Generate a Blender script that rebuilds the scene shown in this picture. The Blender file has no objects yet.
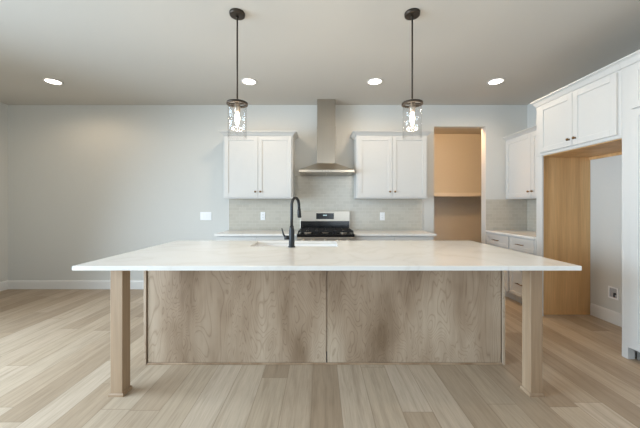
import bpy, bmesh, math, random
from mathutils import Vector, Matrix
random.seed(4)
PI = math.pi
S = bpy.context.scene
COL = S.collection

# ------------------------------------------------------------------ camera, world, lights, exposure
EYE = 1.285
cam_d = bpy.data.cameras.new('camera'); cam = bpy.data.objects.new('camera', cam_d); COL.objects.link(cam)
cam.location = (0, 0, EYE); cam.rotation_euler = (PI/2, 0, 0)
cam_d.sensor_width = 36; cam_d.lens = 36*290/640; cam_d.shift_y = -8/640; cam_d.clip_start = .02
S.camera = cam
vs = S.view_settings
S.display_settings.display_device = 'sRGB'
vs.view_transform = 'Standard'; vs.look = 'None'; vs.gamma = 1; vs.use_curve_mapping = False
vs.exposure = -0.14
W = bpy.data.worlds.new('sky'); S.world = W; W.use_nodes = True
W.node_tree.nodes['Background'].inputs['Color'].default_value = (.75, .87, 1, 1)
W.node_tree.nodes['Background'].inputs['Strength'].default_value = 1.0

def area(name, loc, rot, sx, sy, power, color, spread=PI):
    d = bpy.data.lights.new(name, 'AREA'); d.shape = 'RECTANGLE'; d.size = sx; d.size_y = sy
    d.energy = power; d.color = color; d.spread = spread
    o = bpy.data.objects.new(name, d); COL.objects.link(o); o.location = loc; o.rotation_euler = rot
    return o
# daylight through unseen left patio doors, and two unseen windows added behind the camera
area('daylight_left', (-4.62, .4, 1.32), (0, -PI/2+.27, 0), 2.3, 3.9, 370, (.65, .83, 1), 2.34)
area('added_daylight_rear', (-2.2, -3.02, 1.45), (PI/2, 0, 0), 2.6, 1.7, 6, (.7, .86, 1))
area('added_daylight_rear', (1.4, -3.02, 1.45), (PI/2, 0, 0), 2.0, 1.7, 48, (.74, .87, 1))
LAMP_W, PEND_W, PANTRY_W = 29, 14, 44
WARM = (1, .78, .54)

# ------------------------------------------------------------------ key dimensions (metres)
DW = 4.49                    # back wall
XL, XR = -4.83, 3.21         # left and right wall
YR = -3.1                    # rear wall
CH = 2.85                    # ceiling
XF = 2.585                   # front of the tall cabinets on the right

# ------------------------------------------------------------------ materials
def lin(c):
    return tuple((v/12.92 if v <= .04045 else ((v+.055)/1.055)**2.4) for v in [x/255 for x in c])
class N:
    def __init__(s, name):
        s.m = bpy.data.materials.new(name); s.m.use_nodes = True
        s.t = s.m.node_tree; s.b = s.t.nodes['Principled BSDF']; s.out = s.t.nodes['Material Output']
    def n(s, typ, **kw):
        x = s.t.nodes.new(typ)
        for k, v in kw.items():
            if k.startswith('i_'):
                k = k[2:]; k = int(k) if k.isdigit() else k
                if hasattr(v, 'is_output'): s.t.links.new(v, x.inputs[k])
                else: x.inputs[k].default_value = v
            else: setattr(x, k, v)
        return x
    def math(s, op, a, b=0.0):
        x = s.n('ShaderNodeMath', operation=op)
        for i, v in enumerate((a, b)):
            if hasattr(v, 'is_output'): s.t.links.new(v, x.inputs[i])
            else: x.inputs[i].default_value = v
        return x.outputs[0]
    def link(s, a, b): s.t.links.new(a, b)
    def ramp(s, fac, stops):
        r = s.n('ShaderNodeValToRGB'); s.link(fac, r.inputs[0])
        e = r.color_ramp.elements
        while len(e) < len(stops): e.new(.5)
        for k, (p, c) in enumerate(stops): e[k].position = p; e[k].color = (*c, 1)
        return r.outputs[0]
    def mix(s, fac, a, b, mode='MIX'):
        x = s.n('ShaderNodeMix', data_type='RGBA', blend_type=mode)
        for idx, v in ((0, fac), (6, a), (7, b)):
            if hasattr(v, 'is_output'): s.link(v, x.inputs[idx])
            else: x.inputs[idx].default_value = v if idx == 0 else (*v, 1)
        return x.outputs[2]
    def bump(s, h, strength, dist=.002):
        x = s.n('ShaderNodeBump', i_Strength=strength, i_Distance=dist); s.link(h, x.inputs['Height'])
        s.link(x.outputs[0], s.b.inputs['Normal'])
    def coords(s, scale=(1, 1, 1), rot=(0, 0, 0), src='Object'):
        c = s.n('ShaderNodeTexCoord'); m = s.n('ShaderNodeMapping')
        s.link(c.outputs[src], m.inputs[0]); m.inputs['Scale'].default_value = scale; m.inputs['Rotation'].default_value = rot
        return m.outputs[0]
def plain(name, rgb, rough=.5, metal=0, noise=.02, nscale=30, bump=0, spec=.5):
    q = N(name); q.b.inputs['Roughness'].default_value = rough; q.b.inputs['Metallic'].default_value = metal
    q.b.inputs['Specular IOR Level'].default_value = spec
    c = lin(rgb); nz = q.n('ShaderNodeTexNoise', i_Scale=nscale, i_Detail=3.0); q.link(q.coords(), nz.inputs['Vector'])
    lo = tuple(v*(1-noise) for v in c); hi = tuple(min(1, v*(1+noise)) for v in c)
    q.link(q.ramp(nz.outputs['Fac'], [(.3, lo), (.7, hi)]), q.b.inputs['Base Color'])
    if bump: q.bump(nz.outputs['Fac'], bump)
    return q.m
def steel(name, rgb, rough, stretch):
    q = N(name); q.b.inputs['Metallic'].default_value = 1
    nz = q.n('ShaderNodeTexNoise', i_Scale=6.0, i_Detail=4.0); q.link(q.coords(stretch), nz.inputs['Vector'])
    c = lin(rgb)
    q.link(q.ramp(nz.outputs['Fac'], [(.3, tuple(v*.97 for v in c)), (.7, tuple(min(1, v*1.03) for v in c))]), q.b.inputs['Base Color'])
    r = q.n('ShaderNodeMapRange', i_3=rough*.93, i_4=rough*1.08); q.link(nz.outputs['Fac'], r.inputs[0]); q.link(r.outputs[0], q.b.inputs['Roughness'])
    return q.m
def emit(name, rgb, strength):
    q = N(name); q.b.inputs['Base Color'].default_value = (*lin(rgb), 1)
    q.b.inputs['Emission Color'].default_value = (*lin(rgb), 1); q.b.inputs['Emission Strength'].default_value = strength
    return q.m
def clear_glass(name, tint=.97, edge=.35, seeds=0):
    q = N(name); t = q.t; t.nodes.remove(q.b)
    tr = q.n('ShaderNodeBsdfTransparent', i_Color=(tint, tint, tint, 1)); gl = q.n('ShaderNodeBsdfGlossy', i_Roughness=.03)
    lw = q.n('ShaderNodeLayerWeight', i_Blend=.35); f = q.math('MULTIPLY', lw.outputs['Facing'], edge); f = q.math('ADD', f, .007)
    if seeds:
        v = q.n('ShaderNodeTexVoronoi', i_Scale=seeds); q.link(q.coords((1, 1, .5)), v.inputs['Vector'])
        s_ = q.math('LESS_THAN', v.outputs['Distance'], .16); f = q.math('ADD', f, q.math('MULTIPLY', s_, .18))
    mx = q.n('ShaderNodeMixShader'); q.link(f, mx.inputs[0]); q.link(tr.outputs[0], mx.inputs[1]); q.link(gl.outputs[0], mx.inputs[2])
    q.link(mx.outputs[0], q.out.inputs[0]); return q.m
def floor_mat():
    q = N('oak_plank_floor'); co = q.n('ShaderNodeTexCoord').outputs['Object']
    sp = q.n('ShaderNodeSeparateXYZ'); q.link(co, sp.inputs[0]); x, y = sp.outputs[0], sp.outputs[1]
    PW, PL = .19, 1.5
    u = q.math('DIVIDE', q.math('ADD', x, .055), PW); row = q.math('FLOOR', u)
    wn = q.n('ShaderNodeTexWhiteNoise', noise_dimensions='1D'); q.link(row, wn.inputs['W'])
    v = q.math('ADD', q.math('DIVIDE', y, PL), q.math('MULTIPLY', wn.outputs[0], 7.3)); colm = q.math('FLOOR', v)
    cb = q.n('ShaderNodeCombineXYZ'); q.link(row, cb.inputs[0]); q.link(colm, cb.inputs[1])
    pid = q.n('ShaderNodeTexWhiteNoise', noise_dimensions='2D'); q.link(cb.outputs[0], pid.inputs['Vector'])
    base = q.ramp(pid.outputs['Value'], [(0, lin((158, 137, 114))), (.35, lin((180, 161, 138))), (.7, lin((193, 175, 154))), (1, lin((169, 148, 124)))])
    # grain, offset plank by plank
    gv = q.n('ShaderNodeCombineXYZ'); q.link(q.math('MULTIPLY', x, 26.0), gv.inputs[0]); q.link(q.math('MULTIPLY', y, 1.6), gv.inputs[1]); q.link(q.math('MULTIPLY', pid.outputs['Value'], 90), gv.inputs[2])
    g1 = q.n('ShaderNodeTexNoise', i_Scale=1.0, i_Detail=6.0, i_Roughness=.6, i_Distortion=.6); q.link(gv.outputs[0], g1.inputs['Vector'])
    g2 = q.n('ShaderNodeTexNoise', i_Scale=4.5, i_Detail=4.0); q.link(gv.outputs[0], g2.inputs['Vector'])
    c = q.mix(1.0, base, q.ramp(g1.outputs['Fac'], [(.25, (.74, .71, .68)), (.5, (.98, .98, .98)), (.75, (1.08, 1.08, 1.08))]), 'MULTIPLY')
    c = q.mix(1.0, c, q.ramp(g2.outputs['Fac'], [(.3, (.90, .89, .88)), (.6, (1.03, 1.03, 1.03))]), 'MULTIPLY')
    fu = q.math('FRACT', u); fv = q.math('FRACT', v)
    eu = q.math('MINIMUM', fu, q.math('SUBTRACT', 1, fu)); ev = q.math('MINIMUM', fv, q.math('SUBTRACT', 1, fv))
    gap = q.math('MAXIMUM', q.math('LESS_THAN', eu, .012), q.math('LESS_THAN', ev, .0015))
    c = q.mix(q.math('MULTIPLY', gap, .45), c, lin((110, 88, 66)))
    q.link(c, q.b.inputs['Base Color']); q.b.inputs['Roughness'].default_value = .42; q.b.inputs['Specular IOR Level'].default_value = .4
    q.bump(q.math('SUBTRACT', q.math('MULTIPLY', g2.outputs['Fac'], .3), gap), .25, .0015)
    return q.m
def ply_mat():     # rotary cut stained plywood with wandering contour figure; grain runs up
    q = N('stained_plywood'); co = q.coords((2.3, 2.3, .62))
    n0 = q.n('ShaderNodeTexNoise', i_Scale=1.6, i_Detail=2.5, i_Roughness=.5, i_Distortion=.7); q.link(co, n0.inputs['Vector'])
    ring = q.math('SINE', q.math('MULTIPLY', n0.outputs['Fac'], 120.0)); ring = q.math('POWER', q.math('ABSOLUTE', ring), .5)
    big = q.n('ShaderNodeTexNoise', i_Scale=1.5, i_Detail=4.0); q.link(q.coords((2.2, 2.2, .7)), big.inputs['Vector'])
    fine = q.n('ShaderNodeTexNoise', i_Scale=40.0, i_Detail=4.0); q.link(q.coords((1, 1, .06)), fine.inputs['Vector'])
    c = q.ramp(big.outputs['Fac'], [(.30, lin((126, 103, 80))), (.46, lin((161, 139, 116))), (.72, lin((190, 171, 149)))])
    c = q.mix(1.0, c, q.ramp(ring, [(0, (.68, .63, .58)), (.75, (1, 1, 1))]), 'MULTIPLY')
    c = q.mix(1.0, c, q.ramp(fine.outputs['Fac'], [(.3, (.93, .92, .91)), (.7, (1.04, 1.04, 1.04))]), 'MULTIPLY')
    q.link(c, q.b.inputs['Base Color']); q.b.inputs['Roughness'].default_value = .45
    return q.m
def grain_mat(name, lo, mid, hi, rough=.5, sc=9.0, zs=.05):
    q = N(name); a = q.n('ShaderNodeTexNoise', i_Scale=sc, i_Detail=5.0, i_Distortion=.4); q.link(q.coords((1, 1, zs)), a.inputs['Vector'])
    b = q.n('ShaderNodeTexNoise', i_Scale=sc*9, i_Detail=3.0); q.link(q.coords((1, 1, zs)), b.inputs['Vector'])
    c = q.ramp(a.outputs['Fac'], [(.28, lin(lo)), (.5, lin(mid)), (.75, lin(hi))])
    c = q.mix(1.0, c, q.ramp(b.outputs['Fac'], [(.3, (.88, .87, .86)), (.7, (1.05, 1.05, 1.05))]), 'MULTIPLY')
    q.link(c, q.b.inputs['Base Color']); q.b.inputs['Roughness'].default_value = rough
    return q.m
def quartz_mat():
    q = N('white_quartz'); n0 = q.n('ShaderNodeTexNoise', i_Scale=1.3, i_Detail=6.0, i_Distortion=1.4); q.link(q.coords(), n0.inputs['Vector'])
    ve = q.math('ABSOLUTE', q.math('SUBTRACT', n0.outputs['Fac'], .5))
    c = q.ramp(ve, [(0, lin((222, 218, 212))), (.03, lin((227, 224, 219))), (.2, lin((230, 228, 224)))])
    q.link(c, q.b.inputs['Base Color']); q.b.inputs['Roughness'].default_value = .16; q.b.inputs['Specular IOR Level'].default_value = .5
    return q.m
def tile_mat():
    q = N('backsplash_tile'); co = q.n('ShaderNodeTexCoord').outputs['Object']
    sp = q.n('ShaderNodeSeparateXYZ'); q.link(co, sp.inputs[0])
    cb = q.n('ShaderNodeCombineXYZ'); q.link(q.math('ADD', sp.outputs[0], sp.outputs[1]), cb.inputs[0]); q.link(sp.outputs[2], cb.inputs[1])
    br = q.n('ShaderNodeTexBrick', i_Scale=1.0); q.link(cb.outputs[0], br.inputs['Vector'])
    br.offset = .5
    for k, v in (('Color1', lin((186, 180, 167))), ('Color2', lin((194, 188, 175))), ('Mortar', lin((199, 194, 183)))): br.inputs[k].default_value = (*v, 1)
    br.inputs['Mortar Size'].default_value = .0026; br.inputs['Brick Width'].default_value = .10; br.inputs['Row Height'].default_value = .05; br.inputs['Mortar Smooth'].default_value = .2
    q.link(br.outputs['Color'], q.b.inputs['Base Color']); q.b.inputs['Roughness'].default_value = .22
    q.bump(q.math('SUBTRACT', 1, br.outputs['Fac']), .3, .002)
    return q.m

M_WALL = plain('wall_paint', (206, 205, 200), .7, noise=.008, nscale=60, bump=.03, spec=.25)
M_CEIL = plain('ceiling_paint', (195, 191, 184), .8, noise=.008, nscale=80, bump=.06, spec=.2)
M_TRIM = plain('white_trim_paint', (222, 220, 216), .4, noise=.006)
M_CAB = plain('white_cabinet_paint', (203, 201, 197), .38, noise=.006)
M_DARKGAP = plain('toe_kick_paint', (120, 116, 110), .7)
M_FLOOR, M_PLY, M_QUARTZ, M_TILE = floor_mat(), ply_mat(), quartz_mat(), tile_mat()
M_LEG = grain_mat('stained_leg_wood', (138, 111, 84), (160, 134, 107), (177, 153, 126), .5, 7)
M_RAWWOOD = grain_mat('unfinished_oak_panel', (200, 155, 103), (216, 171, 117), (224, 183, 130), .55, 8, .04)
M_STEEL_V = steel('brushed_steel_upright', (174, 166, 154), .36, (9, 9, .3))
M_STEEL = steel('brushed_steel', (188, 180, 168), .34, (.3, 9, 9))
M_BRASS = plain('antique_brass', (120, 92, 62), .32, 1, noise=.08)
M_BLACK = plain('matte_black_metal', (38, 40, 43), .42, .4)
M_BRONZE = plain('dark_bronze_metal', (64, 56, 48), .40, .7)
M_IRON = plain('cast_iron', (24, 24, 25), .6, .2, bump=.1)
M_GLOSSBLACK = plain('black_enamel', (18, 18, 19), .16)
M_PLASTIC = plain('white_plastic', (238, 238, 238), .35, noise=.004)
M_GREY = plain('grey_plastic', (165, 166, 170), .5)
M_SLOT = plain('dark_slot', (50, 50, 54), .6)
M_SINK = plain('white_sink_composite', (240, 240, 240), .25, noise=.004)
M_SOCKET = plain('brushed_nickel_socket', (158, 148, 136), .35, .8)
M_GLASS = clear_glass('clear_shade_glass', .985, .22, 0)
M_PANE = clear_glass('window_glass', .96, .2)
M_BULBGLASS = emit('glowing_bulb', (255, 240, 220), 6)
M_LED = emit('glowing_lens', (255, 246, 232), 9)
M_CLOCK = emit('clock_digits', (170, 190, 190), .35)

# ------------------------------------------------------------------ mesh helpers
class MB:
    def __init__(s): s.bm = bmesh.new()
    def box(s, x0, x1, y0, y1, z0, z1, bev=0, seg=1):
        vs_ = [s.bm.verts.new(p) for p in ((x0,y0,z0),(x1,y0,z0),(x1,y1,z0),(x0,y1,z0),(x0,y0,z1),(x1,y0,z1),(x1,y1,z1),(x0,y1,z1))]
        fs = [s.bm.faces.new([vs_[i] for i in f]) for f in ((0,3,2,1),(4,5,6,7),(0,1,5,4),(1,2,6,5),(2,3,7,6),(3,0,4,7))]
        if bev:
            es = list({e for f in fs for e in f.edges})
            bmesh.ops.bevel(s.bm, geom=es, offset=bev, segments=seg, profile=.5, affect='EDGES')
        return s
    def lathe(s, c, prof, n=24, axis='z', smooth=True):
        rings = []
        for r, h in prof:
            ring = []
            for k in range(n):
                a = 2*PI*k/n; u, v = r*math.cos(a), r*math.sin(a)
                p = (u, v, h) if axis == 'z' else ((u, -h, v) if axis == 'y' else (h, u, v))
                ring.append(s.bm.verts.new(Vector(c)+Vector(p)))
            rings.append(ring)
        for a, b in zip(rings, rings[1:]):
            for k in range(n):
                f = s.bm.faces.new((a[k], a[(k+1) % n], b[(k+1) % n], b[k])); f.smooth = smooth
        s.bm.faces.new(rings[0][::-1]); s.bm.faces.new(rings[-1])
        return s
    def ringlathe(s, c, prof, n=32):       # closed profile revolved: a ring or an open tube with thickness
        rings = []
        for r, h in prof:
            rings.append([s.bm.verts.new((c[0]+r*math.cos(2*PI*k/n), c[1]+r*math.sin(2*PI*k/n), c[2]+h)) for k in range(n)])
        for a, b in zip(rings, rings[1:]+rings[:1]):
            for k in range(n):
                f = s.bm.faces.new((a[k], a[(k+1) % n], b[(k+1) % n], b[k])); f.smooth = True
        return s
    def tube(s, pts, rad, n=12):
        pts = [Vector(p) for p in pts]; rad = rad if isinstance(rad, (list, tuple)) else [rad]*len(pts)
        up = None; rings = []
        for i, p in enumerate(pts):
            t = (pts[min(i+1, len(pts)-1)]-pts[max(i-1, 0)]).normalized()
            if up is None: up = t.orthogonal().normalized()
            up = (up - t*up.dot(t)).normalized(); w = t.cross(up)
            rings.append([s.bm.verts.new(p+(up*math.cos(2*PI*k/n)+w*math.sin(2*PI*k/n))*rad[i]) for k in range(n)])
        for a, b in zip(rings, rings[1:]):
            for k in range(n):
                f = s.bm.faces.new((a[k], a[(k+1) % n], b[(k+1) % n], b[k])); f.smooth = True
        s.bm.faces.new(rings[0][::-1]); s.bm.faces.new(rings[-1])
        return s
    def sweep(s, path_fn, prof, npath):    # closed profile of (out, z); path_fn(out) gives the mitred path
        rows = [[s.bm.verts.new((*xy, z)) for xy in path_fn(o)] for o, z in prof]
        for a, b in zip(rows, rows[1:]+rows[:1]):
            for k in range(npath-1): s.bm.faces.new((a[k], a[k+1], b[k+1], b[k]))
        s.bm.faces.new([r[0] for r in rows]); s.bm.faces.new([r[-1] for r in rows][::-1])
        return s
    def build(s, name, mat, parent=None, origin=(0, 0, 0)):
        bmesh.ops.recalc_face_normals(s.bm, faces=s.bm.faces)
        if parent is None and origin != (0, 0, 0): bmesh.ops.translate(s.bm, verts=s.bm.verts, vec=-Vector(origin))
        me = bpy.data.meshes.new(name); s.bm.to_mesh(me); s.bm.free(); me.materials.append(mat)
        o = bpy.data.objects.new(name, me); COL.objects.link(o)
        if parent is not None: o.parent = parent
        else: o.location = origin
        return o
def tag(o, label, cat, group=None):
    o['label'] = label; o['category'] = cat
    if group: o['group'] = group
    return o
def thing(name, label, cat, loc=(0, 0, 0), rz=0, group=None):
    o = bpy.data.objects.new(name, None); o.empty_display_size = .1; COL.objects.link(o)
    o.location = loc; o.rotation_euler = (0, 0, rz); return tag(o, label, cat, group)
def struct(o): o['kind'] = 'structure'; return o
def copy_thing(root, loc, label, group=None, rz=None):
    r = root.copy(); COL.objects.link(r); r.location = loc; r['label'] = label
    if rz is not None: r.rotation_euler = (0, 0, rz)
    for ch in root.children:
        c = ch.copy(); COL.objects.link(c); c.parent = r
        for g in ch.children:
            d = g.copy(); COL.objects.link(d); d.parent = c
    return r

# ------------------------------------------------------------------ room shell
DX0, DX1, DZ = 1.765, 2.565, 2.515        # pantry doorway in the back wall
PB = 6.3                                    # pantry back wall
T = .12
b = MB(); b.box(XL-T, 3.75, YR-T, PB+T, -.1, 0); struct(b.build('floor', M_FLOOR))
b = MB(); b.box(XL-T, 3.75, YR-T, PB+T, CH, CH+.1); struct(b.build('ceiling', M_CEIL))
b = MB(); b.box(XL-T, DX0, DW, DW+T, 0, CH).box(DX0, DX1, DW, DW+T, DZ, CH).box(DX1, 3.75, DW, DW+T, 0, CH); struct(b.build('wall_back', M_WALL))
WY0, WY1, WZ = -1.6, 2.4, 2.5
b = MB(); b.box(XL-T, XL, YR-T, WY0, 0, CH).box(XL-T, XL, WY0, WY1, WZ, CH).box(XL-T, XL, WY1, DW, 0, CH); struct(b.build('wall_left', M_WALL))
b = MB(); b.box(XR, XR+T, YR-T, DW, 0, CH); struct(b.build('wall_right', M_WALL))
b = MB(); b.box(XL, XR, YR-T, YR, 0, .6).box(XL, XR, YR-T, YR, 2.3, CH)
for x0, x1 in ((XL, -3.5), (-.9, .4), (2.4, XR)): b.box(x0, x1, YR-T, YR, .6, 2.3)
struct(b.build('wall_rear', M_WALL))
b = MB(); b.box(1.3, 3.75, PB, PB+T, 0, CH); struct(b.build('wall_pantry_back', M_WALL))
b = MB(); b.box(1.18, 1.3, DW+T, PB+T, 0, CH); struct(b.build('wall_pantry_left', M_WALL))
b = MB(); b.box(3.63, 3.75, DW+T, PB, 0, CH); struct(b.build('wall_pantry_right', M_WALL))
def window(name, x0, x1, y0, y1, z0, z1, mull):
    """frame bars and panes; lies in the wall along x (y0==wall) or along y"""
    along_x = (x1-x0) > (y1-y0); f = MB(); p = MB(); w = .06
    f.box(x0, x1, y0, y1, z0, z0+w).box(x0, x1, y0, y1, z1-w, z1)
    if along_x:
        for k in range(mull+1):
            c = x0+(x1-x0-w)*k/mull; f.box(c, c+w, y0, y1, z0+w, z1-w)
        m = (y0+y1)/2; p.box(x0+w, x1-w, m-.004, m+.004, z0+w, z1-w)
    else:
        for k in range(mull+1):
            c = y0+(y1-y0-w)*k/mull; f.box(x0, x1, c, c+w, z0+w, z1-w)
        m = (x0+x1)/2; p.box(m-.004, m+.004, y0+w, y1-w, z0+w, z1-w)
    o = struct(f.build(name, M_TRIM)); p.build('window_pane', M_PANE, o)
window('door_1', XL-.1, XL-.02, WY0, WY1, 0.0, WZ, 3)
window('added_window_1', -3.5, -.9, YR-.1, YR-.02, .6, 2.3, 2)  # unseen rear window, added to light the room
window('added_window_2', .4, 2.4, YR-.1, YR-.02, .6, 2.3, 2)  # second added window out of view, for the same light
def base_profile(): return [(0, 0), (.014, 0), (.014, .115), (.008, .132), (0, .138)]
def run(name, fn, n=2): b = MB(); b.sweep(fn, base_profile(), n); return struct(b.build(name, M_TRIM))
run('baseboard_back', lambda o: [(XL+.001, DW-o), (-1.375, DW-o)])
run('baseboard_left', lambda o: [(XL+o, WY1+.02), (XL+o, DW-.001)])
run('baseboard_right', lambda o: [(XR-o, 2.50), (XR-o, 3.43)])
run('baseboard_pantry', lambda o: [(1.301, PB-o), (3.629, PB-o)])

# ------------------------------------------------------------------ cabinet kit (local: front faces -y, x along, y into the cabinet)
def shaker(x0, x1, z0, z1, st=.057, th=.019, y=-.0005):
    b = MB(); b.box(x0, x0+st, y-th, y, z0, z1, .0012).box(x1-st, x1, y-th, y, z0, z1, .0012)
    b.box(x0+st, x1-st, y-th, y, z0, z0+st, .0012).box(x0+st, x1-st, y-th, y, z1-st, z1, .0012)
    b.box(x0+st-.002, x1-st+.002, y-.011, y-.002, z0+st-.002, z1-st+.002)
    return b
def knob(x, z, parent, y=-.0195):
    MB().lathe((x, y, z), [(.009, 0), (.006, .003), (.005, .012), (.0125, .017), (.0145, .022), (.012, .027), (.006, .029)], 16, 'y').build('knob', M_BRASS, parent)
def pull(x, z, parent, L=.13, y=-.0195):
    b = MB(); b.tube([(x-L/2, y-.028, z), (x+L/2, y-.028, z)], .0055, 10)
    for s_ in (-1, 1): b.tube([(x+s_*L*.38, y-.028, z), (x+s_*L*.38, y, z)], .0045, 8)
    b.build('pull', M_BRASS, parent)
def crown(parent, x0, x1, dep, z0, z1, left, right, out=.055):
    h = z1-z0
    prof = [(0, z0), (.003, z0), (.012, z0+h*.25), (out*.55, z0+h*.62), (out*.85, z0+h*.78), (out, z0+h*.82), (out, z1), (0, z1)]
    def path(o):
        p = []
        if left: p.append((x0-o, dep))
        p.append((x0-(o if left else 0), -o)); p.append((x1+(o if right else 0), -o))
        if right: p.append((x1+o, dep))
        return p
    b = MB(); b.sweep(path, prof, 2+left+right); b.box(x0, x1, .0, dep, z1-.012, z1); return b.build('crown_moulding', M_CAB, parent)
def upper_cabinet(label, loc, rz, w, dep, z0, zb, zc, left, right, xk=None):
    t = thing('upper_cabinet', label, 'cabinet', loc, rz)
    MB().box(0, w, 0, dep, z0, zb, .0015).build('cabinet_box', M_CAB, t)
    crown(t, 0, w, dep, zb, zc, left, right)
    m = xk or w/2
    for s_ in (0, 1):
        x0, x1 = (.022, m-.002) if s_ == 0 else (m+.002, w-.022)
        d = shaker(x0, x1, z0+.022, zb-.018).build('door', M_CAB, t)
        knob(m+(-.036 if s_ == 0 else .036), z0+.022+.075, d)
    return t
def base_cabinet(label, loc, rz, w, dep, kind='door'):
    t = thing('base_cabinet', label, 'cabinet', loc, rz)
    MB().box(0, w, 0, dep, .105, .884, .0015).build('cabinet_box', M_CAB, t)
    MB().box(.002, w-.002, .07, dep, 0, .104).build('toe_kick', M_CAB, t)
    if kind == 'drawers':
        for z0, z1 in ((.118, .448), (.458, .700), (.710, .870)):
            d = shaker(.016, w-.016, z0, z1, .045).build('drawer', M_CAB, t); pull(w/2, (z0+z1)/2, d)
    else:
        m = w/2
        for x0, x1, kx in ((.016, m-.002, m-.036), (m+.002, w-.016, m+.036)):
            d = shaker(x0, x1, .118, .700).build('door', M_CAB, t); knob(kx, .64, d)
            d = shaker(x0, x1, .710, .870, .045).build('drawer', M_CAB, t); pull((x0+x1)/2, .79, d)
    return t
def slab(name, label, cat, x0, x1, y0, y1, z0=.885, z1=.914):
    o = MB().box(x0, x1, y0, y1, z0, z1, .003, 2).build(name, M_QUARTZ, None, ((x0+x1)/2, (y0+y1)/2, z0)); return tag(o, label, cat)

# back run
RX0, RX1 = -.305, .457
upper_cabinet('white two-door upper cabinet on back wall left of the range hood', (-1.386, DW-.331, 0), 0, 1.0, .33, 1.392, 2.296, 2.35, True, True)
upper_cabinet('white two-door upper cabinet on back wall between range hood and pantry doorway', (.521, DW-.331, 0), 0, 1.022, .33, 1.392, 2.296, 2.35, True, True)
base_cabinet('white base cabinet behind the island, left of the gas range', (-1.375, DW-.612, 0), 0, 1.066, .61)
base_cabinet('white base cabinet behind the island, right of the gas range', (.461, DW-.612, 0), 0, 1.06, .61)
slab('countertop', 'short white quartz countertop on back wall left of the gas range', 'countertop', -1.405, RX0-.003, DW-.65, DW-.0105)
slab('countertop', 'short white quartz countertop on back wall between range and pantry doorway', 'countertop', RX1+.003, 1.55, DW-.65, DW-.0105)
b = MB(); b.box(-1.406, -.386, DW-.0095, DW-.0005, .915, 1.391).box(-.386, .521, DW-.0095, DW-.0005, .915, 1.75).box(.521, 1.575, DW-.0095, DW-.0005, .915, 1.391)
o = tag(b.build('tile_backsplash', M_TILE, None, (0, DW-.005, .915)), 'greige tile backsplash behind the gas range and under the back wall cabinets', 'backsplash')
for x0 in (-1.4125, 1.5755):
    b = MB(); b.box(x0, x0+.006, -.007, .0045, 0, .476); b.build('edge_strip', M_TRIM, o)

# right run, faces left (-X): rotate by -90 degrees, local x runs towards the camera
RZ = -PI/2
upper_cabinet('white two-door upper cabinet on right wall above the drawer cabinets', (XR-.332, DW-.002, 0), RZ, 1.015, .33, 1.387, 2.29, 2.342, False, False, .555)
base_cabinet('white three-drawer base cabinet in the back right corner beside the doorway', (2.582, DW-.004, 0), RZ, .545, .626, 'drawers')
base_cabinet('white three-drawer base cabinet beside the refrigerator recess panel', (2.582, DW-.551, 0), RZ, .470, .626, 'drawers')
slab('countertop', 'white quartz countertop on the right wall drawer cabinets', 'countertop', 2.555, XR-.0105, 3.468, DW-.0105)
b = MB(); b.box(2.566, XR-.0105, DW-.0095, DW-.0005, .915, 1.386)
tag(b.build('tile_backsplash', M_TILE, None, (XR-.3, DW-.005, .915)), 'short greige tile backsplash on back wall just right of the pantry doorway', 'backsplash')
b = MB(); b.box(XR-.0095, XR-.0005, 3.468, DW-.0005, .915, 1.386)
tag(b.build('tile_backsplash', M_TILE, None, (XR-.005, 3.9, .915)), 'greige tile backsplash on right wall beneath the upper cabinet, beside the recess', 'backsplash')

# refrigerator recess surround
FY = 3.466; FW = .98; FD = XR-XF-.002
t = thing('refrigerator_cabinet', 'tall white two-door cabinet over the empty refrigerator recess', 'cabinet', (XF, FY, 0), RZ)
MB().box(0.0, FW, .001, FD, 1.869, 2.46, .0015).build('cabinet_box', M_CAB, t)
MB().box(.0, .088, .001, .02, 0, 1.868, .001).build('face_stile', M_CAB, t)
o = MB().box(0.0, .025, .021, FD, 0, 1.868, .001).build('side_panel', M_RAWWOOD, t); o['label'] = 'unfinished oak side panel of the recess'
o = MB().box(.026, FW-.002, .021, FD-.02, 1.862, 1.8685).build('bottom_panel', M_RAWWOOD, t); o['label'] = 'unfinished oak underside'
o = MB().box(.027, FW-.002, FD-.019, FD, 1.83, 1.861).build('mounting_rail', M_RAWWOOD, t); o['label'] = 'unfinished oak mounting rail'
MB().box(.026, .034, .0215, FD-.02, 0, .012).build('shoe_strip', M_RAWWOOD, t)
for x0, x1, kx in ((.072, .512, .478), (.517, .952, .551)):
    d = shaker(x0, x1, 1.902, 2.44).build('door', M_CAB, t); knob(kx, 1.97, d)
crown(t, 0, FW-.001, FD, 2.4603, 2.530, True, False, .042)
# tall pantry cabinet
PY = FY-FW-.001; PW = .92
t = thing('pantry_cabinet', 'tall white pantry cabinet at the right edge, floor to crown', 'cabinet', (XF, PY, 0), RZ)
b = MB(); b.box(0, PW, .001, FD, .10, 2.46, .0015).box(0, .05, .001, .06, 0, .10).box(PW-.05, PW, .001, .06, 0, .10).box(0, .02, .06, FD, 0, .10).box(PW-.02, PW, .06, FD, 0, .10)
b.build('cabinet_box', M_CAB, t)
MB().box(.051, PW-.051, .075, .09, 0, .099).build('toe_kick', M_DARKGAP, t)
m = PW/2
for x0, x1, kx in ((.088, m-.002, m-.04), (m+.002, PW-.088, m+.04)):
    d = shaker(x0, x1, 2.085, 2.44).build('door', M_CAB, t); knob(kx, 2.16, d)
    d = shaker(x0, x1, .115, 2.072).build('door', M_CAB, t); pull_z = 1.05
    MB().tube([(kx, -.048, .95), (kx, -.048, 1.15)], .0055, 10).tube([(kx, -.048, .98), (kx, -.0195, .98)], .0045, 8).tube([(kx, -.048, 1.12), (kx, -.0195, 1.12)], .0045, 8).build('pull', M_BRASS, d)
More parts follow.
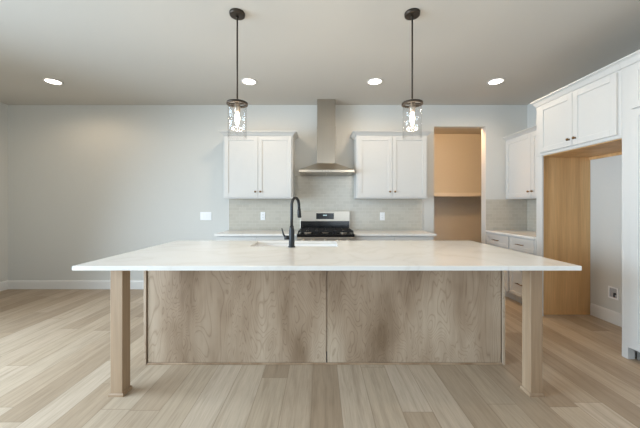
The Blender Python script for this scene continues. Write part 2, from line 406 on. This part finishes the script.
crown(t, 0, PW, FD, 2.4603, 2.530, False, True, .042)

# ------------------------------------------------------------------ island
IX0, IX1 = -1.425, 1.497; IYF, IYB = 2.358, 3.075
t = thing('kitchen_island', 'long island with stained plywood back panels and two square front legs', 'island', (0, 0, 0))
b = MB(); b.box(IX0+.012, IX1-.012, IYF+.006, IYF+.020, .10, .884).box(IX0+.012, IX0+.030, IYF+.020, IYB-.02, .10, .884).box(IX1-.030, IX1-.012, IYF+.020, IYB-.02, .10, .884)
b.box(IX0+.030, IX1-.030, IYF+.020, IYB-.02, .10, .118).box(IX0+.030, IX1-.030, IYB-.028, IYB-.02, .118, .66).build('cabinet_box', M_PLY, t)
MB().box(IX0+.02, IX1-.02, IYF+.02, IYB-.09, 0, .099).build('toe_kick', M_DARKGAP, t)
SP = .055
MB().box(IX0+.030, SP-.005, IYF-.006, IYF+.005, .015, .884, .001).build('back_panel', M_PLY, t)
MB().box(SP+.005, IX1-.030, IYF-.006, IYF+.005, .015, .884, .001).build('back_panel', M_PLY, t)
for x in (IX0, IX1-.020): MB().box(x, x+.020, IYF-.016, IYF+.05, 0, .884, .0015).build('corner_post', M_PLY, t)
for x0, x1 in ((IX0+.0005, IX0+.0115), (IX1-.0115, IX1-.0005)): MB().box(x0, x1, IYF+.051, IYB-.02, .0, .884, .001).build('end_panel', M_PLY, t)
MB().box(IX0+.021, IX1-.021, IYF-.014, IYF-.001, .0, .014, .003).build('shoe_moulding', M_LEG, t)
LW = .083
for s_, lx in ((0, -1.416), (1, 1.503-LW)):
    lg = MB().box(lx, lx+LW, 1.957, 1.957+LW, 0, .884, .003).build('leg', M_LEG, t)
    q = .008; b = MB()
    def ringpath(o, lx=lx): return [(lx-o, 1.957-o), (lx+LW+o, 1.957-o), (lx+LW+o, 1.957+LW+o), (lx-o, 1.957+LW+o), (lx-o, 1.957-o)]
    b.sweep(ringpath, [(.0005, .0), (q, .0), (q, .014), (.004, .022), (.0005, .022)], 5); b.build('base_trim', M_LEG, lg)
for k in range(4):                        # cabinet fronts on the range side
    w = (IX1-IX0-.06)/4; x0 = IX0+.03+k*w
    b = shaker(x0+.004, x0+w-.004, .118, .870, .057)
    bmesh.ops.rotate(b.bm, verts=b.bm.verts, cent=((IX0+IX1)/2, 0, 0), matrix=Matrix.Rotation(PI, 3, 'Z'))
    bmesh.ops.translate(b.bm, verts=b.bm.verts, vec=(0, IYB-.02, 0)); b.build('door', M_PLY, t)
# worktop with an undermount cut-out
CX0, CX1, CY0, CY1 = -1.534, 1.620, 1.793, 3.12
SX0, SX1, SY0, SY1 = -.650, .168, 2.665, 3.055
def holed(b, xs, ys, z0, z1):
    def grid(z): return [[b.bm.verts.new((x, y, z)) for x in xs] for y in ys]
    lo, hi = grid(z0), grid(z1)
    for j in range(3):
        for i in range(3):
            if i == 1 and j == 1: continue
            b.bm.faces.new((hi[j][i], hi[j][i+1], hi[j+1][i+1], hi[j+1][i])); b.bm.faces.new((lo[j][i], lo[j+1][i], lo[j+1][i+1], lo[j][i+1]))
    def side(pts):
        for (j0, i0), (j1, i1) in zip(pts, pts[1:]): b.bm.faces.new((lo[j0][i0], lo[j1][i1], hi[j1][i1], hi[j0][i0]))
    side([(0,0),(0,1),(0,2),(0,3),(1,3),(2,3),(3,3),(3,2),(3,1),(3,0),(2,0),(1,0),(0,0)]); side([(1,1),(1,2),(2,2),(2,1),(1,1)])
b = MB(); holed(b, (CX0, SX0, SX1, CX1), (CY0, SY0, SY1, CY1), .885, .914)
bmesh.ops.recalc_face_normals(b.bm, faces=b.bm.faces)
bmesh.ops.bevel(b.bm, geom=[e for e in b.bm.edges if len(e.link_faces) == 2 and e.calc_face_angle() > .5], offset=.003, segments=2, profile=.5, affect='EDGES')
tag(b.build('countertop', M_QUARTZ, None, (0, 2.45, .885)), 'large white quartz countertop on the kitchen island, with sink cut-out', 'countertop')
# sink: an open basin hung under the cut-out
t = thing('sink', 'white undermount sink set in the island countertop', 'sink', ((SX0+SX1)/2, (SY0+SY1)/2, .69))
b = MB(); hx, hy, k = (SX1-SX0)/2, (SY1-SY0)/2, .012; zt = .194
b.box(-hx-k, hx+k, -hy-k, hy+k, -.012, 0); 
b.box(-hx-k, -hx, -hy-k, hy+k, 0, zt).box(hx, hx+k, -hy-k, hy+k, 0, zt).box(-hx, hx, -hy-k, -hy, 0, zt).box(-hx, hx, hy, hy+k, 0, zt)
b.build('basin', M_SINK, t)
MB().lathe((0, .02, .0005), [(.056, 0), (.056, .003), (.045, .004), (.02, .002)], 24).build('drain', M_STEEL, t)
# faucet
FX, FYY = -.255, 2.615
t = thing('faucet', 'matte black pull-down faucet standing at the island sink', 'faucet', (FX, FYY, .915))
MB().lathe((0, 0, 0), [(.032, 0), (.032, .006), (.026, .012), (.025, .14), (.020, .17), (.017, .19)], 24).build('faucet_body', M_BLACK, t)
d = Vector((.42, .9, 0)).normalized(); R = .067
pts = [(0, 0, .185), (0, 0, .26), (0, 0, .375)]
for k in range(1, 13):
    a = PI*k/12*1.02; pts.append(tuple(d*(R*(1-math.cos(a)))+Vector((0, 0, .375+R*math.sin(a)*1.05))))
e = Vector(pts[-1]); pts.append(tuple(e+d*.003+Vector((0, 0, -.03))))
MB().tube(pts, .0135, 14).build('spout', M_BLACK, t)
e = Vector(pts[-1]); MB().tube([e+Vector((0, 0, .004)), e+Vector((0, 0, -.02)), e+d*.006+Vector((0, 0, -.075)), e+d*.006+Vector((0, 0, -.082))], [.0145, .017, .0195, .015], 16).build('spray_head', M_BLACK, t)
MB().tube([(-.02, 0, .085), (-.066, 0, .085)], [.019, .019], 16).tube([(-.060, 0, .09), (-.075, -.006, .12), (-.088, -.01, .17)], [.009, .007, .005], 10).build('handle', M_BLACK, t)

# ------------------------------------------------------------------ gas range
t = thing('gas_range', 'stainless steel gas range with black grates against the backsplash', 'range', ((RX0+RX1)/2, 0, 0))
w = (RX1-RX0)/2-.002; y0, y1 = DW-.70, DW-.014
MB().box(-w, w, y0+.03, y1, .02, .878, .003).build('range_body', M_STEEL, t)
MB().box(-w, w, y0+.005, y1-.055, .879, .915, .006, 2).build('cooktop', M_GLOSSBLACK, t)
bg = MB().box(-w, w, y1-.054, y1, .879, 1.208, .004, 2).build('backguard', M_STEEL, t)
o = MB().box(-w+.008, w-.008, y1-.062, y1-.055, .93, 1.055, .002).build('vent_panel', M_GLOSSBLACK, bg); o['label'] = 'black lower strip of the backguard'
o = MB().box(-.135, .135, y1-.0605, y1-.0545, 1.085, 1.175, .002).build('display', M_GLOSSBLACK, bg); o['label'] = 'black control display'
MB().box(-.03, .03, y1-.0625, y1-.061, 1.135, 1.152).build('clock', M_CLOCK, bg)
b = MB()
for i in range(9): b.box(-.09+i*.0225-.004, -.09+i*.0225+.004, y1-.0618, y1-.0609, 1.10, 1.107)
b.build('touch_keys', M_SLOT, bg)
gw = (2*w-.02)/3
for k in range(3):
    x0 = -w+.01+k*gw+.003; x1 = x0+gw-.006; b = MB(); ya, yb = y0+.03, y1-.075
    for x in (x0, x1-.014): b.box(x, x+.014, ya, yb, .938, .956, .002)
    for y in (ya, (ya+yb)/2-.007, yb-.014): b.box(x0+.014, x1-.014, y, y+.014, .938, .956, .002)
    for yc in (ya+(yb-ya)*.27, ya+(yb-ya)*.73):
        for s_ in (-1, 1): b.box((x0+x1)/2-.006+s_*.058-.035, (x0+x1)/2+.006+s_*.058+.035, yc-.006, yc+.006, .942, .958, .002)
        b.box((x0+x1)/2-.006, (x0+x1)/2+.006, yc-.10, yc-.03, .942, .958, .002).box((x0+x1)/2-.006, (x0+x1)/2+.006, yc+.03, yc+.10, .942, .958, .002)
    for x in (x0, x1-.014):
        for y in (ya, yb-.014): b.box(x, x+.014, y, y+.014, .9155, .938)
    b.build('grate', M_IRON, t)
    for yc in ((ya+(yb-ya)*.27, ya+(yb-ya)*.73) if k != 1 else ((ya+yb)/2,)):
        bb = MB().lathe(((x0+x1)/2, yc, .9155), [(.05, 0), (.05, .006), (.042, .010), (.042, .012)], 24).build('burner', M_STEEL, t)
        MB().lathe(((x0+x1)/2, yc, .928), [(.036, 0), (.036, .006), (.02, .009)], 24).build('burner_cap', M_IRON, bb)
MB().box(-w, w, y0-.005, y0+.029, .775, .876, .004, 2).build('control_panel', M_STEEL, t)
for x in (-.29, -.17, 0, .17, .29):
    MB().lathe((x, y0-.0055, .832), [(.026, 0), (.026, .004), (.021, .008), (.018, .034), (.014, .038)], 20, 'y').build('knob', M_STEEL, t)
dr = MB().box(-w, w, y0, y0+.029, .215, .77, .004, 2).build('oven_door', M_STEEL, t)
MB().box(-w+.12, w-.12, y0-.004, y0-.0005, .33, .62, .002).build('oven_window', M_GLOSSBLACK, dr)
MB().tube([(-w+.06, y0-.05, .715), (w-.06, y0-.05, .715)], .012, 14).tube([(-w+.09, y0-.05, .715), (-w+.09, y0, .715)], .009, 10).tube([(w-.09, y0-.05, .715), (w-.09, y0, .715)], .009, 10).build('handle', M_STEEL, dr)
MB().box(-w, w, y0, y0+.029, .06, .21, .004, 2).build('storage_drawer', M_STEEL, t)
for x in (-w+.05, w-.05):
    for y in (y0+.08, y1-.06): MB().lathe((x, y, 0), [(.018, 0), (.018, .02)], 12).build('foot', M_BLACK, t)

# ------------------------------------------------------------------ range hood
HX = .092
t = thing('range_hood', 'stainless steel chimney range hood above the gas range', 'range hood', (HX, DW, 1.75))
b = MB(); hw = .384; bk = -.0005; fr = -.49
z2, z3 = .034, .158
def hood_ring(w_, y_, z): return [b.bm.verts.new(p) for p in ((-w_, y_, z), (w_, y_, z), (w_, bk, z), (-w_, bk, z))]
rings = [hood_ring(hw-.004, fr+.004, 0), hood_ring(hw, fr, .004), hood_ring(hw, fr, z2), hood_ring(.146, -.256, z3)]
for A, B in zip(rings, rings[1:]):
    for k in range(4): b.bm.faces.new((A[k], A[(k+1) % 4], B[(k+1) % 4], B[k]))
b.bm.faces.new(rings[0][::-1]); b.bm.faces.new(rings[-1])
hd = b.build('canopy', M_STEEL, t)
MB().box(-hw+.08, -.01, fr+.08, -.08, -.006, -.0005).box(.01, hw-.08, fr+.08, -.08, -.006, -.0005).build('grease_filter', M_SOCKET, t)
MB().box(-.137, .137, -.250, bk, z3+.001, .70, .002).box(-.133, .133, -.246, bk, .70, CH-1.75-.001, .001).build('chimney', M_STEEL_V, t)
for k in range(4): MB().lathe((-.06+k*.04, fr-.0002, .018), [(.007, 0), (.007, .003)], 12, 'y').build('button', M_SOCKET, t)

# ------------------------------------------------------------------ pendants and ceiling lights
def lamp(name, kind, loc, power, color, parent, **kw):
    d = bpy.data.lights.new(name, kind); d.energy = power; d.color = color
    for k, v in kw.items(): setattr(d, k, v)
    o = bpy.data.objects.new(name, d); COL.objects.link(o); o.location = loc; o.parent = parent; return o
t = thing('pendant_light', 'left pendant light, clear glass cylinder shade on a dark rod over the island', 'pendant light', (-.671, 2.352, CH), 0, 'pendant lights over the island')
MB().lathe((0, 0, -.026), [(.050, 0), (.060, .004), (.062, .018), (.062, .0255)], 32).build('canopy', M_BRONZE, t)
MB().lathe((0, 0, -.05), [(.008, 0), (.011, .008), (.011, .018), (.007, .0235)], 16).build('swivel', M_BRONZE, t)
MB().tube([(0, 0, -.05), (0, 0, -.70)], .0065, 12).build('rod', M_BRONZE, t)
rg = MB().ringlathe((0, 0, -.745), [(.070, 0), (.084, 0), (.084, .017), (.070, .017)], 40).build('ring', M_BRONZE, t)
MB().box(-.070, .070, -.008, .008, -.742, -.732).box(-.008, .008, -.070, .070, -.742, -.732).build('cross_bar', M_BRONZE, rg)
MB().lathe((0, 0, -.805), [(.020, 0), (.024, .004), (.024, .062), (.016, .075), (.012, .105)], 20).build('socket', M_SOCKET, t)
MB().lathe((0, 0, -.925), [(.003, 0), (.007, .012), (.014, .035), (.0205, .062), (.021, .08), (.015, .103), (.013, .119)], 20).build('bulb', M_BULBGLASS, t)
MB().ringlathe((0, 0, -1.015), [(.0725, 0), (.0755, 0), (.0755, .285), (.0725, .285)], 48).build('glass_shade', M_GLASS, t)
lamp('bulb_glow', 'POINT', (0, 0, -.955), PEND_W, (1, .86, .68), t, shadow_soft_size=.06)
pend = t
pend2 = copy_thing(pend, (.748, 2.352, CH), 'right pendant light, clear glass cylinder shade on a dark rod over the island')
DL = 3.645
t = thing('recessed_light', 'recessed ceiling light furthest left, over the empty dining area', 'ceiling light', (-3.354, DL, CH), 0, 'recessed ceiling lights')
MB().ringlathe((0, 0, -.006), [(.078, .002), (.098, 0), (.100, .0055), (.078, .0055)], 40).build('trim_ring', M_TRIM, t)
MB().lathe((0, 0, -.0035), [(.0775, 0), (.0775, .003)], 40).build('lens', M_LED, t)
lamp('lamp_glow', 'SPOT', (0, 0, -.012), LAMP_W, WARM, t, spot_size=3.05, spot_blend=.5, shadow_soft_size=.07)
for x, lb in ((-.892, 'recessed ceiling light just right of the left pendant'), (.69, 'recessed ceiling light just left of the right pendant'), (2.21, 'recessed ceiling light nearest the refrigerator cabinet')):
    copy_thing(t, (x, DL, CH), lb)
copy_thing(t, (2.05, 1.60, CH), 'unseen recessed ceiling light added nearest the camera, in front of the tall pantry cabinet')  # extra lamp out of view, added to brighten the right-hand floor

# ------------------------------------------------------------------ pantry closet
t = thing('wall_shelf', 'deep painted shelf on the back wall of the pantry closet', 'shelf', (2.47, PB, 1.48))
MB().box(-1.165, 1.155, -.36, -.002, .055, .075).build('shelf_board', M_TRIM, t)
MB().box(-1.165, 1.155, -.38, -.361, .0, .076, .002).build('front_edge', M_TRIM, t)
MB().box(-1.165, 1.155, -.02, -.002, -.14, .054, .002).build('cleat', M_WALL, t)
t = thing('added_closet_light', 'unseen warm ceiling light added inside the pantry closet above the doorway head', 'ceiling light', (2.3, 4.78, CH))  # unseen lamp, added to give the closet walls their warm brown
MB().lathe((0, 0, -.02), [(.14, 0), (.15, .004), (.15, .0195)], 32).build('base', M_TRIM, t)
MB().lathe((0, 0, -.075), [(.03, 0), (.09, .012), (.13, .035), (.135, .054)], 32).build('lens', M_LED, t)
lamp('lamp_glow', 'POINT', (0, 0, -.13), PANTRY_W, (1, .58, .26), t, shadow_soft_size=.1)

# ------------------------------------------------------------------ outlets and switches
def plate(label, loc, rz, w, h, gangs, kind, name, cat):
    t = thing(name, label, cat, loc, rz)
    MB().box(-w/2, w/2, -.006, -.0005, -h/2, h/2, .002, 2).build('cover_plate', M_PLASTIC, t)
    for k in range(gangs):
        c = (k-(gangs-1)/2)*.046
        if kind == 'switch': MB().box(c-.016, c+.016, -.010, -.0062, -.033, .033, .001).build('rocker', M_PLASTIC, t)
        else:
            f = MB().box(c-.0165, c+.0165, -.008, -.0062, -.034, .034, .001).build('receptacle', M_PLASTIC, t)
            for z in (-.018, .018):
                for sx in (-.0065, .0065): MB().box(c+sx-.0015, c+sx+.0015, -.0085, -.0081, z-.005, z+.006).build('slot', M_SLOT, f)
plate('white outlet on tile backsplash left of the gas range', (-.882, DW-.0095, 1.13), 0, .072, .125, 1, 'outlet', 'wall_outlet', 'outlet')
plate('white outlet on tile backsplash right of the gas range', (.962, DW-.0095, 1.125), 0, .075, .125, 1, 'outlet', 'wall_outlet', 'outlet')
plate('white three-gang light switch on bare wall left of the back countertop', (-1.765, DW, 1.13), 0, .175, .125, 3, 'switch', 'light_switch', 'switch')
t = thing('water_outlet_box', 'white recessed water supply box low on wall in the refrigerator recess', 'outlet box', (XR, 3.17, .335), RZ)
b = MB(); w_, h_ = .055, .065
b.box(-w_, -w_+.014, -.008, -.0005, -h_, h_, .001).box(w_-.014, w_, -.008, -.0005, -h_, h_, .001).box(-w_+.014, w_-.014, -.008, -.0005, h_-.016, h_, .001).box(-w_+.014, w_-.014, -.008, -.0005, -h_, -h_+.016, .001)
b.build('frame', M_PLASTIC, t)
MB().box(-w_+.0145, w_-.0145, -.0025, -.0005, -h_+.0165, h_-.0165).build('recess', M_GREY, t)
MB().tube([(.012, -.008, -.045), (.012, -.008, .002)], .006, 10).tube([(.012, -.008, -.01), (.03, -.012, -.002)], [.008, .009], 10).build('valve', M_BLACK, t)
